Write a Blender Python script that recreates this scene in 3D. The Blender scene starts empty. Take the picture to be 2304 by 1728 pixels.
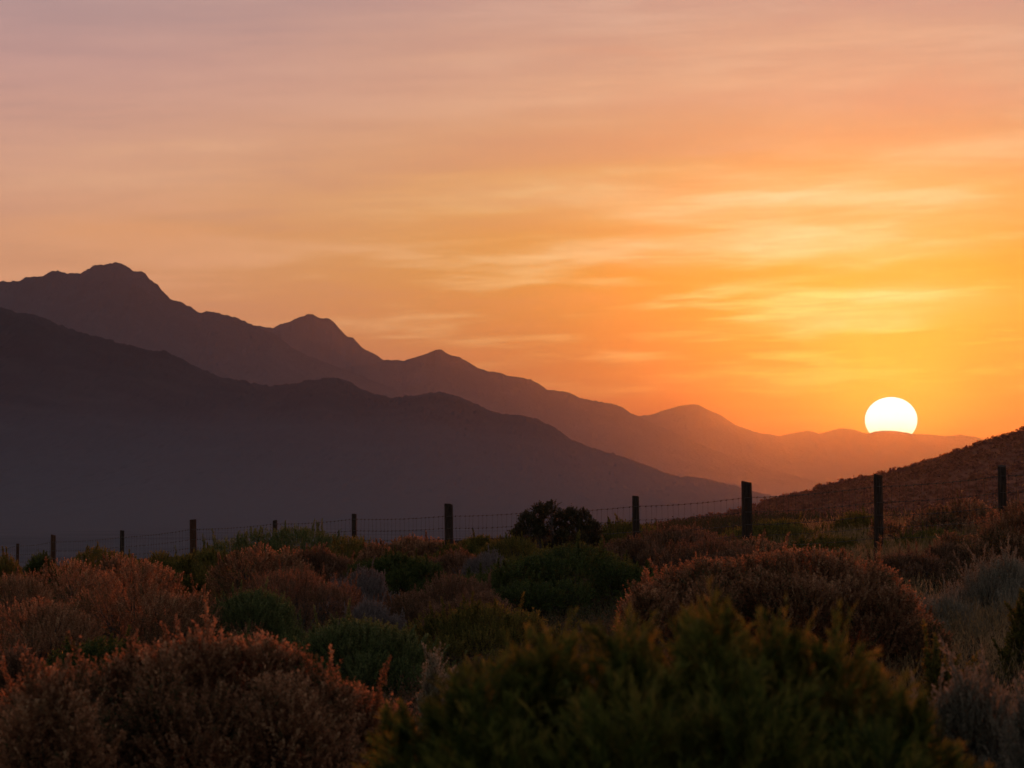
import bpy, math, random
import numpy as np
from mathutils import Vector

sc = bpy.context.scene
col = sc.collection
F = 6533.0                      # focal length in photo pixels (2304 wide): a 102 mm lens
CAMZ = 1.75
PITCH = math.atan(276.0 / F)
rng = np.random.default_rng(7)

def lin(r, g, b):
    f = lambda c: (c / 255.0 / 12.92) if c / 255.0 <= 0.04045 else ((c / 255.0 + 0.055) / 1.055) ** 2.4
    return (f(r), f(g), f(b), 1.0)

def ray(px, py):
    """photo pixel -> (x/y, z/y) slopes of the sight line in the world"""
    x, u, f = px - 1152.0, 864.0 - py, F
    c, s = math.cos(PITCH), math.sin(PITCH)
    yy = f * c - u * s
    return x / yy, (f * s + u * c) / yy

def at(px, py, Y):
    a, b = ray(px, py)
    return a * Y, Y, CAMZ + b * Y

# ------------------------------------------------------------------ noise
def _hash(ix, iy, seed):
    h = (ix.astype(np.int64) * 374761393 + iy.astype(np.int64) * 668265263 + seed * 1442695041) & 0xFFFFFFFF
    h = ((h ^ (h >> 13)) * 1274126177) & 0xFFFFFFFF
    h = h ^ (h >> 16)
    return (h & 0xFFFF) / 65535.0

def vnoise(x, y, seed=0):
    x = np.asarray(x, float); y = np.asarray(y, float)
    ix, iy = np.floor(x), np.floor(y)
    fx, fy = x - ix, y - iy
    fx = fx * fx * (3 - 2 * fx); fy = fy * fy * (3 - 2 * fy)
    a, b = _hash(ix, iy, seed), _hash(ix + 1, iy, seed)
    c, d = _hash(ix, iy + 1, seed), _hash(ix + 1, iy + 1, seed)
    return (a * (1 - fx) + b * fx) * (1 - fy) + (c * (1 - fx) + d * fx) * fy

def fbm(x, y, seed=0, oct=4, gain=0.5):
    t, a, n = 0.0, 1.0, 0.0
    for i in range(oct):
        t = t + a * (vnoise(x * 2 ** i + 13.7 * i, y * 2 ** i + 7.1 * i, seed + i) - 0.5)
        n += a; a *= gain
    return t / n * 2

def sstep(a, b, x):
    t = np.clip((x - a) / (b - a), 0, 1)
    return t * t * (3 - 2 * t)

# ------------------------------------------------------------------ mesh helpers
def mesh_obj(name, verts, faces, mat, parent=None, smooth=False, tint=None):
    """verts (n,3), faces (m,4) int array -> one linked mesh object"""
    me = bpy.data.meshes.new(name)
    n, m, k = len(verts), len(faces), faces.shape[1]
    me.vertices.add(n); me.vertices.foreach_set('co', np.ascontiguousarray(verts, np.float32).ravel())
    me.loops.add(m * k); me.loops.foreach_set('vertex_index', np.ascontiguousarray(faces, np.int32).ravel())
    me.polygons.add(m)
    me.polygons.foreach_set('loop_start', np.arange(0, m * k, k, dtype=np.int32))
    me.polygons.foreach_set('use_smooth', np.full(m, smooth))
    me.update(calc_edges=True)
    if tint is not None:
        a = me.attributes.new('tint', 'FLOAT', 'FACE')
        a.data.foreach_set('value', np.ascontiguousarray(tint, np.float32))
    me.materials.append(mat)
    o = bpy.data.objects.new(name, me)
    col.objects.link(o)
    if parent is not None:
        o.parent = parent
    return o

def grid_obj(name, V, mat, smooth=True):
    ny, nx = V.shape[:2]
    i = np.arange(ny * nx).reshape(ny, nx)
    f = np.stack([i[:-1, :-1], i[:-1, 1:], i[1:, 1:], i[1:, :-1]], -1).reshape(-1, 4)
    return mesh_obj(name, V.reshape(-1, 3), f, mat, smooth=smooth)

def quads(Q):
    return Q.reshape(-1, 3), np.arange(len(Q) * 4).reshape(-1, 4)

def tube(P, R, k=5):
    """swept tube along polyline P (n,3) with radii R -> verts, quad faces (closed by a small end)"""
    P = np.asarray(P, float); n = len(P)
    R = np.broadcast_to(np.asarray(R, float), (n,))
    T = np.gradient(P, axis=0); T /= np.linalg.norm(T, axis=1, keepdims=True) + 1e-9
    up = np.where(np.abs(T[:, 2:3]) > 0.9, np.array([[1.0, 0, 0]]), np.array([[0, 0, 1.0]]))
    A = np.cross(T, up); A /= np.linalg.norm(A, axis=1, keepdims=True) + 1e-9
    B = np.cross(T, A)
    ang = np.linspace(0, 2 * np.pi, k, endpoint=False)
    V = P[:, None] + R[:, None, None] * (A[:, None] * np.cos(ang)[None, :, None] + B[:, None] * np.sin(ang)[None, :, None])
    i = np.arange(n * k).reshape(n, k); j = np.roll(i, -1, axis=1)
    f = np.stack([i[:-1], j[:-1], j[1:], i[1:]], -1).reshape(-1, 4)
    return V.reshape(-1, 3), f

class MB:
    def __init__(s): s.v, s.f, s.n = [], [], 0
    def add(s, v, f):
        s.v.append(v); s.f.append(f + s.n); s.n += len(v)
    def build(s, name, mat, parent=None, smooth=False):
        return mesh_obj(name, np.concatenate(s.v), np.concatenate(s.f), mat, parent, smooth)

def tag(o, label=None, cat=None, group=None, kind=None):
    if label: o['label'] = label
    if cat: o['category'] = cat
    if group: o['group'] = group
    if kind: o['kind'] = kind
    return o

def empty(name, loc):
    o = bpy.data.objects.new(name, None); o.location = loc; o.empty_display_size = 0.1
    col.objects.link(o); return o

# ------------------------------------------------------------------ materials
def new_mat(name):
    m = bpy.data.materials.new(name); m.use_nodes = True
    nt = m.node_tree; nt.nodes.clear()
    return m, nt, nt.nodes.new('ShaderNodeOutputMaterial')

def ramp(nt, fac, stops, interp='LINEAR'):
    r = nt.nodes.new('ShaderNodeValToRGB'); e = r.color_ramp.elements
    r.color_ramp.interpolation = interp
    while len(e) < len(stops): e.new(0.5)
    for el, (p, c) in zip(e, stops):
        el.position = p; el.color = c if len(c) == 4 else (*c, 1)
    nt.links.new(fac, r.inputs[0]); return r.outputs[0]

def leaf_mat(name, cols, translucent=0.35, rough=0.5, spec=0.15):
    m, nt, out = new_mat(name)
    at_ = nt.nodes.new('ShaderNodeAttribute'); at_.attribute_name = 'tint'
    c = ramp(nt, at_.outputs['Fac'], [(i / (len(cols) - 1), x) for i, x in enumerate(cols)])
    p = nt.nodes.new('ShaderNodeBsdfPrincipled'); p.inputs['Roughness'].default_value = rough
    p.inputs['Specular IOR Level'].default_value = spec
    t = nt.nodes.new('ShaderNodeBsdfTranslucent'); mx = nt.nodes.new('ShaderNodeMixShader')
    mx.inputs[0].default_value = translucent
    nt.links.new(c, p.inputs['Base Color']); nt.links.new(c, t.inputs['Color'])
    nt.links.new(p.outputs[0], mx.inputs[1]); nt.links.new(t.outputs[0], mx.inputs[2])
    nt.links.new(mx.outputs[0], out.inputs['Surface'])
    return m

def noise_mat(name, stops, scale, detail=5, rough=0.9, coord='Object', stretch=(1, 1, 1), bump=0.0, spec=0.15):
    m, nt, out = new_mat(name)
    tc = nt.nodes.new('ShaderNodeTexCoord'); mp = nt.nodes.new('ShaderNodeMapping')
    mp.inputs['Scale'].default_value = stretch
    nt.links.new(tc.outputs[coord], mp.inputs[0])
    n = nt.nodes.new('ShaderNodeTexNoise'); n.inputs['Scale'].default_value = scale
    n.inputs['Detail'].default_value = detail; n.inputs['Roughness'].default_value = 0.6
    nt.links.new(mp.outputs[0], n.inputs['Vector'])
    c = ramp(nt, n.outputs['Fac'], stops)
    p = nt.nodes.new('ShaderNodeBsdfPrincipled'); p.inputs['Roughness'].default_value = rough
    p.inputs['Specular IOR Level'].default_value = spec
    nt.links.new(c, p.inputs['Base Color'])
    if bump:
        b = nt.nodes.new('ShaderNodeBump'); b.inputs['Strength'].default_value = bump
        b.inputs['Distance'].default_value = 0.01
        nt.links.new(n.outputs['Fac'], b.inputs['Height']); nt.links.new(b.outputs[0], p.inputs['Normal'])
    nt.links.new(p.outputs[0], out.inputs['Surface'])
    return m

M_ground = noise_mat('dry_soil', [(0.3, (0.022, 0.019, 0.014)), (0.55, (0.036, 0.030, 0.022)), (0.75, (0.06, 0.048, 0.035))], 0.35, detail=10, spec=0.0)
# beyond the crest: dry grass plain, valley haze painted pale into its colour
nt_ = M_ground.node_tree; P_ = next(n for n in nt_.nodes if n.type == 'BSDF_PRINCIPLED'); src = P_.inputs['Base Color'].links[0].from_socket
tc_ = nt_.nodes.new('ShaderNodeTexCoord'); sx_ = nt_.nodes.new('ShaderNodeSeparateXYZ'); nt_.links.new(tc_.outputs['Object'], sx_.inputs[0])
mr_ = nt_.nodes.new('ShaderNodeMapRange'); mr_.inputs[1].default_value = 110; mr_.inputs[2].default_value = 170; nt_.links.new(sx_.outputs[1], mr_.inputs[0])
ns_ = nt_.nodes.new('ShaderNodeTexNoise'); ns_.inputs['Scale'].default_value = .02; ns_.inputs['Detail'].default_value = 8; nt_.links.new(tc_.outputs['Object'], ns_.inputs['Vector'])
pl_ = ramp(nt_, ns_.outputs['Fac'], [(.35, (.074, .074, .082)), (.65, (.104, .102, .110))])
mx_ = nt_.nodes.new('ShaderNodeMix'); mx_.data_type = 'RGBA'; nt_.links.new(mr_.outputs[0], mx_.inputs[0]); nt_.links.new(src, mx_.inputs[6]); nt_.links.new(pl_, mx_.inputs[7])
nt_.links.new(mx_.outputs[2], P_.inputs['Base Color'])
M_hill = noise_mat('hill_scrub_soil', [(0.35, (0.15, 0.062, 0.038)), (0.65, (0.20, 0.08, 0.047))], 0.3, spec=0.0)
M_mount = noise_mat('mountain_scrub', [(0.3, (0.013, 0.015, 0.017)), (0.5, (0.020, 0.023, 0.025)), (0.72, (0.034, 0.037, 0.040))], 0.012, detail=9, spec=0.0)
# mountain feet paled by height, grass colour standing in for low haze
nt_ = M_mount.node_tree; P_ = next(n for n in nt_.nodes if n.type == 'BSDF_PRINCIPLED'); src = P_.inputs['Base Color'].links[0].from_socket
tc_ = nt_.nodes.new('ShaderNodeTexCoord'); sx_ = nt_.nodes.new('ShaderNodeSeparateXYZ'); nt_.links.new(tc_.outputs['Object'], sx_.inputs[0])
mr_ = nt_.nodes.new('ShaderNodeMapRange'); mr_.inputs[1].default_value = 90; mr_.inputs[2].default_value = -5; nt_.links.new(sx_.outputs[2], mr_.inputs[0])
mx_ = nt_.nodes.new('ShaderNodeMix'); mx_.data_type = 'RGBA'; nt_.links.new(mr_.outputs[0], mx_.inputs[0]); nt_.links.new(src, mx_.inputs[6]); mx_.inputs[7].default_value = (.086, .086, .094, 1)
nt_.links.new(mx_.outputs[2], P_.inputs['Base Color'])
M_bark = noise_mat('grey_bark', [(0.3, (0.05, 0.04, 0.032)), (0.7, (0.12, 0.10, 0.085))], 30)
M_wood = noise_mat('weathered_post_wood', [(0.3, (0.02, 0.013, 0.009)), (0.55, (0.05, 0.03, 0.02)), (0.75, (0.10, 0.063, 0.042))], 14, stretch=(4, 4, 0.35), bump=0.6)
M_wood2 = noise_mat('reddish_post_wood', [(0.3, (0.04, 0.018, 0.010)), (0.55, (0.085, 0.038, 0.02)), (0.75, (0.14, 0.065, 0.036))], 14, stretch=(4, 4, 0.35), bump=0.6)
M_wire = noise_mat('rusty_galvanised_wire', [(0.3, (0.035, 0.024, 0.018)), (0.7, (0.075, 0.05, 0.036))], 20, rough=0.4)

KIND = dict(
    # leaf length, leaf width, leaves per sprig, sprig length, spread angle, upright bias, tints
    rust=dict(l=.017, w=.0115, m=18, L=.12, a=50, up=.8, gap=.75, mat=leaf_mat('coppery_leaves', [(0.07, 0.078, 0.028), (0.155, 0.095, 0.044), (0.29, 0.139, 0.066), (0.415, 0.21, 0.105), (0.54, 0.33, 0.17)], .55)),
    brown=dict(l=.018, w=.009, m=14, L=.12, a=40, up=1.0, gap=.75, mat=leaf_mat('brown_heath_leaves', [(0.06, 0.048, 0.022), (0.19, 0.098, 0.052), (0.34, 0.185, 0.105)], .5)),
    green=dict(l=.024, w=.014, m=14, L=.12, a=55, up=.5, gap=.7, mat=leaf_mat('dark_green_leaves', [(0.032, 0.048, 0.013), (0.072, 0.092, 0.022), (0.13, 0.135, 0.032)], .45)),
    olive=dict(l=.020, w=.011, m=14, L=.12, a=45, up=.8, gap=.75, mat=leaf_mat('olive_leaves', [(0.05, 0.058, 0.015), (0.14, 0.122, 0.026), (0.27, 0.19, 0.044)], .55)),
    needle=dict(l=.030, w=.0048, m=34, L=.14, plume=2.0, pl=.42, a=36, up=.8, gap=.65, mat=leaf_mat('soft_green_needles', [(0.018, 0.034, 0.008), (0.065, 0.088, 0.016), (0.17, 0.165, 0.03), (0.29, 0.20, 0.045)], .5)),
    sage=dict(l=.018, w=.006, m=16, L=.17, a=24, up=1.3, gap=.8, mat=leaf_mat('grey_sage_leaves', [(0.11, 0.098, 0.066), (0.235, 0.20, 0.135), (0.38, 0.30, 0.20)], .45)),
    lavender=dict(l=.018, w=.005, m=16, L=.16, a=20, up=1.5, gap=.8, mat=leaf_mat('lilac_grey_twigs', [(0.11, 0.085, 0.075), (0.20, 0.155, 0.135), (0.28, 0.21, 0.17)], .2)),
    greygreen=dict(l=.022, w=.012, m=16, L=.15, a=40, up=1.0, gap=.75, mat=leaf_mat('grey_green_leaves', [(0.045, 0.062, 0.02), (0.115, 0.14, 0.045), (0.21, 0.21, 0.075)], .45)),
    dark=dict(l=.024, w=.014, m=18, L=.10, plume=.25, a=55, up=.6, gap=.75, mat=leaf_mat('dusky_leaves', [(0.03, 0.03, 0.014), (0.065, 0.055, 0.024), (0.11, 0.085, 0.036)], .35)),
    straw=dict(l=.016, w=.008, m=14, L=.16, plume=.5, pl=.5, a=30, up=1.6, gap=.9, mat=leaf_mat('straw_flower_heads', [(0.13, 0.11, 0.065), (0.24, 0.20, 0.12), (0.42, 0.36, 0.24)], .3)),
)

# ------------------------------------------------------------------ ground
def fence_s(x, y):
    return 0.88 * (x - 4.67) + 0.47 * (y - 37.0)

def ground(x, y):
    x = np.asarray(x, float); y = np.asarray(y, float)
    xs = 30 * np.tanh(x / 30); ys = np.clip(y, -40, 90)
    z = 0.103 * xs + 0.014 * ys
    near = np.exp(-((x / 80) ** 2 + (y / 160) ** 2))
    z = z + 0.10 * fbm(x / 6, y / 6, 3, 3) * near
    s = fence_s(x, y)
    k = sstep(9, 70, s)
    far = -6.3 + 0.8 * fbm(x / 220, y / 220, 9, 4)
    d = np.hypot(x, y)
    z = np.where(y < -40, z - 0, z)
    return z * (1 - k) + far * k

def axis(n, near, far):
    t = np.linspace(-1, 1, n)
    return np.sign(t) * (near * np.abs(t) + (far - near) * np.abs(t) ** 6)

gx = axis(260, 60, 13900)
gy = np.concatenate([-axis(60, 40, 1900)[:30][::-1] * -1, [0.0]])
gy = np.concatenate([np.linspace(-1900, -80, 14), np.linspace(-60, -3, 14), np.linspace(0, 90, 160), 90 + 13700 * np.linspace(0.002, 1, 110) ** 2.5])
GX, GY = np.meshgrid(gx, gy)
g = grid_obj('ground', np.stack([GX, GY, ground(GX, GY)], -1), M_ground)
tag(g, kind='structure')

# ------------------------------------------------------------------ mountains and the near hill
def ridge(name, pts, D, wf, wb, seed, base=-9, bump=4.0, cell=9.0, gully=0.10, ncol=900, left=None, right=None, fan=None):
    pts = np.array(pts, float)
    a = np.array([ray(px, py) for px, py in pts])
    X = a[:, 0] * D; Z = CAMZ + a[:, 1] * D
    xl = min(X[0], -0.25 * D) if left is None else left * D
    xr = max(X[-1], 0.25 * D) if right is None else right * D
    vis = np.linspace(-0.19 * D, 0.19 * D, ncol)
    xs = np.concatenate([np.linspace(xl, -0.19 * D, 60)[:-1] if xl < -0.19 * D else [], vis[(vis > xl) & (vis < xr)], np.linspace(0.19 * D, xr, 60)[1:] if xr > 0.19 * D else []])
    zr = np.interp(xs, X, Z)
    # beyond the photo the skyline carries on at its end height with broad rolling
    zr = zr + np.where(xs < X[0], fbm(xs / (0.06 * D), xs * 0, seed, 3) * 40 * sstep(0, 0.03 * D, X[0] - xs), 0)
    ts = np.concatenate([-(np.linspace(1, 0, 90) ** 1.6), np.linspace(0.02, 1, 24) ** 1.3])
    T, XX = np.meshgrid(ts, xs, indexing='ij')
    YY = D + np.where(T < 0, T * wf, T * wb)
    zz = np.broadcast_to(zr, T.shape)
    prof = np.where(T < 0, 1 - np.abs(T) ** 0.82, (1 - T) ** 1.3)
    if fan: prof = np.where(T < 0, (1 - np.abs(T)) ** fan, prof)
    rel = np.maximum(zz - base, 1.0)
    amp = np.abs(T) ** 0.7 * (1 - np.abs(T)) * 2.2
    sp = fbm(XX / (0.045 * D) + 0.8 * fbm(XX / (0.1 * D), YY / (0.1 * D), seed + 5, 2), YY / (0.12 * D), seed + 1, 5)
    z = base + rel * prof * (1 + gully * amp * sp)
    tree = vnoise(XX / cell, YY / cell, seed + 2) * 0.65 + vnoise(XX / cell * 2.3, YY / cell * 2.3, seed + 3) * 0.35
    z = z + bump * (tree - 0.5) * np.clip(rel * prof / 30, 0, 1) + fbm(XX / (cell * 6), YY / (cell * 6), seed + 8, 3) * bump * 0.25 * np.clip(rel * prof / 60, 0, 1)
    o = grid_obj(name, np.stack([XX, YY, z], -1), M_mount if D > 1000 else M_hill, smooth=False)
    return tag(o, kind='structure')

R1 = [(-700, 560), (-300, 640), (0, 690), (16, 696), (41, 704), (81, 709), (114, 721), (146, 735), (175, 747), (228, 759), (285, 776), (338, 788), (374, 794), (407, 807), (431, 820), (456, 833), (488, 845), (537, 855), (570, 862), (590, 867), (610, 870), (635, 866), (667, 862), (700, 855), (735, 852), (761, 851), (781, 859), (806, 871), (834, 884), (867, 892), (881, 896), (922, 891), (963, 884), (983, 881), (1003, 884), (1036, 896), (1077, 911), (1109, 926), (1138, 931), (1182, 934), (1211, 944), (1248, 964), (1288, 989), (1329, 1007), (1370, 1019), (1410, 1032), (1451, 1046), (1492, 1062), (1528, 1074), (1553, 1072), (1585, 1078), (1626, 1089), (1660, 1097), (1705, 1110), (1800, 1128), (2000, 1148), (2400, 1155)]
R2 = [(-700, 700), (-200, 650), (0, 633), (24, 634), (41, 632), (61, 622), (87, 621), (98, 620), (112, 611), (124, 608), (138, 611), (151, 616), (181, 615), (195, 608), (210, 599), (240, 595), (256, 590), (269, 590), (285, 599), (303, 611), (317, 610), (326, 615), (338, 631), (354, 641), (366, 654), (382, 672), (407, 680), (431, 692), (448, 702), (484, 702), (525, 713), (549, 721), (570, 732), (610, 747), (651, 776), (692, 800), (732, 816), (773, 828), (900, 880), (1100, 960), (1400, 1080), (1700, 1140), (2400, 1150)]
R2b = [(-600, 900), (300, 800), (500, 735), (570, 731), (590, 734), (614, 738), (631, 729), (651, 725), (671, 714), (692, 707), (704, 706), (720, 715), (735, 715), (749, 721), (765, 741), (781, 757), (794, 759), (814, 782), (838, 794), (863, 810), (1000, 870), (1300, 960), (1700, 1100), (2400, 1150)]
R3 = [(-600, 1000), (500, 880), (800, 823), (841, 818), (867, 810), (908, 812), (934, 804), (959, 796), (979, 787), (993, 787), (1012, 798), (1036, 804), (1060, 818), (1077, 829), (1101, 836), (1126, 838), (1142, 845), (1174, 849), (1195, 854), (1211, 863), (1231, 876), (1252, 878), (1280, 883), (1305, 895), (1329, 901), (1370, 907), (1386, 910), (1402, 918), (1418, 929), (1439, 938), (1500, 965), (1600, 1010), (1750, 1060), (1900, 1100), (2400, 1140)]
R4 = [(-600, 1050), (1000, 1010), (1300, 960), (1439, 936), (1467, 933), (1492, 924), (1524, 914), (1553, 909), (1571, 910), (1593, 922), (1622, 935), (1654, 956), (1695, 970), (1705, 973), (1754, 981), (1786, 974), (1819, 969), (1843, 975), (1860, 971), (1892, 963), (1913, 965), (1933, 970), (1948, 975), (1958, 973.5), (1967, 970.5), (1978, 969), (2006, 969.5), (2028, 971), (2042, 974), (2056, 977), (2092, 978), (2128, 981), (2161, 978), (2193, 983), (2230, 990), (2304, 1000), (2700, 1010), (3200, 1040)]
HILL = [(1100, 1255), (1300, 1222), (1400, 1202), (1493, 1181), (1567, 1167), (1628, 1159), (1664, 1149), (1697, 1141), (1721, 1129), (1770, 1118), (1815, 1109), (1839, 1101), (1872, 1090), (1933, 1076), (1990, 1066), (2035, 1053), (2104, 1033), (2169, 1013), (2226, 990), (2267, 978), (2304, 967), (2500, 905), (2900, 850), (3600, 830), (4600, 900)]
ridge('mountain', R1, 3000, 2350, 1000, 11, bump=4.4, cell=5, fan=2.5)
ridge('mountain', R2, 9000, 1900, 1300, 21, bump=7, cell=10, gully=0.15)
ridge('mountain', R2b, 11200, 900, 1500, 31, bump=7, cell=12)
ridge('mountain', R3, 10300, 1000, 700, 41, bump=6, cell=11)
ridge('mountain', R4, 12300, 1500, 1300, 51, bump=5, cell=14)

HD = 380.0
hill = ridge('hill', HILL, HD, 230, 260, 61, base=-8.5, bump=0.25, cell=3.0, gully=0.05, ncol=500, left=-0.03, right=0.55)

# ------------------------------------------------------------------ leaves and bushes
def unit(v): return v / (np.linalg.norm(v, axis=-1, keepdims=True) + 1e-9)

def sprig_quads(P, D, L, m, l, w, ang, r):
    """m leaves up each of n sprigs: P base, D direction, L length -> leaf quads (n*m,4,3), tint (n*m)"""
    n = len(P)
    t = ((np.arange(m) + r.random((n, m))) / m) ** 0.75
    phi = np.arange(m) * 2.4 + r.random((n, 1)) * 6.28 + r.normal(0, .3, (n, m))
    ref = unit(np.cross(D, r.normal(0, 1, (n, 3))))
    ref2 = np.cross(D, ref)
    R = ref[:, None] * np.cos(phi)[..., None] + ref2[:, None] * np.sin(phi)[..., None]
    a = np.radians(ang) * (1.25 - 0.6 * t) + r.normal(0, .18, (n, m))
    d = D[:, None] * np.cos(a)[..., None] + R * np.sin(a)[..., None]
    side = unit(np.cross(d, D[:, None] + 0.4 * r.normal(0, 1, (n, m, 3))))
    nor = np.cross(side, d)
    base = P[:, None] + D[:, None] * (t * L[:, None])[..., None]
    ll = l * (0.65 + 0.7 * r.random((n, m)))[..., None]; ww = w * (0.65 + 0.7 * r.random((n, m)))[..., None]
    q = np.stack([base, base + d * ll * .5 + side * ww * .5 + nor * ww * .15, base + d * ll, base + d * ll * .5 - side * ww * .5 + nor * ww * .15], 2)
    tint = np.clip(0.5 + r.normal(0, .16, (n, 1)) + r.normal(0, .14, (n, m)), 0, 1)
    return q.reshape(-1, 4, 3), tint.ravel()

def lobes_for(W, H, Dp, r, n, flat=2.6):
    out = []
    for i in range(n):
        while True:
            u, v = r.uniform(-1, 1, 2)
            if u * u + v * v < 0.92: break
        if i == 0: u, v = 0.0, 0.0
        e = (1 - math.hypot(u, v) ** 3.4) ** 0.6
        rw = min(W, Dp) * r.uniform(.22, .42) * (1.1 - .3 * math.hypot(u, v)) * r.uniform(.75, 1.1)
        rh = H * r.uniform(.24, .40)
        top = H * max(e, .34) * r.uniform(.82, 1.04) if i else H
        out.append((u * (W - rw * .7), v * (Dp - rw * .7), max(top - rh, rh * .5), rw, rw, rh))
    return np.array(out)

def bush(name, label, group, cat, kind, cx, top, hw, Y, depth=1.0, n_lobes=20, cover=5, cap=60000, lobes=None, seed=None, open_=False, spike=1.0, twigs=1.0, lmin=1.5):
    """a shrub: crown of leafy sprigs over overlapping lobes on a fan of stems. cx, top, hw in 2212-wide photo units"""
    k = KIND[kind]; r = np.random.default_rng(seed if seed is not None else int(cx * 7 + top * 3 + Y * 11))
    S = 2304 / 2212
    hw *= 1.0 if Y < 21 else 1.45 if Y < 34 else 1.0 if Y == 43.0 else 1.75
    X, _, zt = at(cx * S, (top - (9 if 26 < Y and lobes is None else 0)) * S, Y)
    zg = float(ground(X, Y)); W = hw * S / F * Y
    px = 2903.0 / Y                                   # render pixels per metre
    l = max(k['l'], lmin / px); w = max(k['w'], k['w'] / k['l'] * l, .75 / px)
    Ls = max(k['L'], l * 4) * (1 if W > .5 else .8)
    H = max(zt - zg - Ls * .35, .15); W = max(W - Ls * .25, .1)
    Dp = W * depth if W < 1 else min(W * depth, 1.0 + W * .3)
    lb = lobes_for(W, H, Dp, r, n_lobes) if lobes is None else np.array([(a * W, b * Dp, c * H, d * W, d * W, e * H) for a, b, c, d, e in lobes])
    if lobes is None:      # lopsided crown with low skirts that run into the neighbours
        th0, sk = r.uniform(0, 6.28), r.uniform(.05, .22)
        lean = 1 - sk * .5 + sk * .5 * np.cos(np.arctan2(lb[:, 1], lb[:, 0]) - th0) * np.minimum(1, np.hypot(lb[:, 0], lb[:, 1]) / W)
        lb[1:, 2] = np.maximum(lb[1:, 2] * lean[1:], lb[1:, 5] * .4)
        ns = 7
        a_ = np.arange(ns) * 6.283 / ns + r.normal(0, .3, ns); q_ = r.uniform(.95, 1.22, ns); hh = H * r.uniform(.16, .30, ns)
        lb = np.concatenate([lb, np.stack([np.cos(a_) * W * q_, np.sin(a_) * Dp * q_, hh * .8, W * r.uniform(.18, .32, ns), W * r.uniform(.18, .32, ns), hh], -1)])
    root = empty(name, (X, Y, zg)); tag(root, label, cat, group)
    area = 2 * W * H * .8
    N = int(min(cap, cover * area * 2.2 / (l * w * .5)))
    n = max(30, N // k['m'])
    wt = lb[:, 3] * (lb[:, 3] + lb[:, 5]); wt = wt / wt.sum()
    P, Nn = [], []
    got = 0
    while got < n:
        i = r.choice(len(lb), size=n * 2, p=wt)
        s = unit(r.normal(0, 1, (n * 2, 3))); s[:, 2] = np.where(s[:, 2] < -.35, -s[:, 2], s[:, 2])
        rad = 1 - np.abs(r.normal(0, .13, (n * 2, 1))) - .35 * (r.random((n * 2, 1)) < .22) * r.random((n * 2, 1))
        p = lb[i, :3] + s * lb[i, 3:] * rad
        keep = p[:, 2] > .04 * H
        dmin = np.full(len(p), 9.0)
        for j in range(len(lb)):
            dj = np.linalg.norm((p - lb[j, :3]) / lb[j, 3:], axis=1)
            dmin = np.where(i == j, dmin, np.minimum(dmin, dj))
        keep &= (dmin > .85) | (r.random(len(p)) < (.5 if open_ else .12))
        # clumps: gaps where the noise is low
        q = p / (.22 * max(W, .3)) + 17.3
        nz = vnoise(q[:, 0] + q[:, 1] * .7, q[:, 2] * 1.2 + q[:, 1], seed=5)
        keep &= (nz > .30) | (r.random(len(p)) < .35)
        P.append(p[keep]); Nn.append(unit(s / lb[i, 3:])[keep]); got += int(keep.sum())
        if len(P) > 40: break
    P = np.concatenate(P)[:n]; Nn = np.concatenate(Nn)[:n]; n = len(P)
    D = unit(Nn * .8 + np.array([0, 0, k['up']]) + r.normal(0, .28, (n, 3)))
    L = Ls * np.clip(r.normal(1, .32, n), .4, 1.8)
    lead = (r.random(n) < .14) & (Nn[:, 2] > .2); L = np.where(lead, L * (1 + .7 * spike * r.random(n)), L)
    # ragged plumes standing out of the crown
    up_ = np.flatnonzero((Nn[:, 2] > .15) & (P[:, 2] > .35 * H))
    if len(up_):
        npl = int((18 + 34 * min(W, 1.2)) * k.get('plume', 1.0) * (1.0 if Y < 26 else .55)); ns_ = 9
        ix = r.choice(up_, npl)
        ax = unit(Nn[ix] * .45 + np.array([0, 0, .9]) + r.normal(0, .18, (npl, 3)))
        ln = Ls * r.uniform(.7, 1.8, npl) * (.7 + .5 * spike) * .72 * k.get('pl', 1.0)
        tt_ = np.linspace(.1, 1, ns_)
        P2 = (P[ix][:, None] + ax[:, None] * (tt_[None, :, None] * ln[:, None, None])).reshape(-1, 3)
        D2 = unit(np.repeat(ax, ns_, 0) + r.normal(0, .42, (npl * ns_, 3)) * np.tile(1.15 - .75 * tt_, npl)[:, None])
        P = np.concatenate([P, P2]); D = np.concatenate([D, D2]); L = np.concatenate([L, Ls * r.uniform(.45, .75, npl * ns_)])
    q, t = sprig_quads(P - D * (L * .62)[:, None], D, L, k['m'], l, w, k['a'], r)
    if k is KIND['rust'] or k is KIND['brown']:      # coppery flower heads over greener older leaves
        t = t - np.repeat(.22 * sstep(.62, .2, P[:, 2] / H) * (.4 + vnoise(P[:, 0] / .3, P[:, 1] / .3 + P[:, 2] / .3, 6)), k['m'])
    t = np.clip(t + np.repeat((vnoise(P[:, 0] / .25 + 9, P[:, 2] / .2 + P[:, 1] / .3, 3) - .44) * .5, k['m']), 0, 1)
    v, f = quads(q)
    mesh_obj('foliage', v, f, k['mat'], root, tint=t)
    mb = MB(); tw = max(.004, .35 / px)
    for i in range(len(lb)):
        c = lb[i, :3]; b0 = np.array([r.normal(0, .05 * W), r.normal(0, .05 * Dp), -.05])
        mid = b0 * .5 + c * .5 + np.array([r.normal(0, .04), r.normal(0, .04), -.08 * H])
        mb.add(*tube([b0, (b0 + mid) / 2 + r.normal(0, .015, 3), mid, c], np.array([2.6, 2.1, 1.7, 1.1]) * tw * (1 + .8 * min(W, 1)), 5))
    idx = r.choice(n, size=min(n, int((70 if W < .8 else 150) * twigs)), replace=False)
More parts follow.
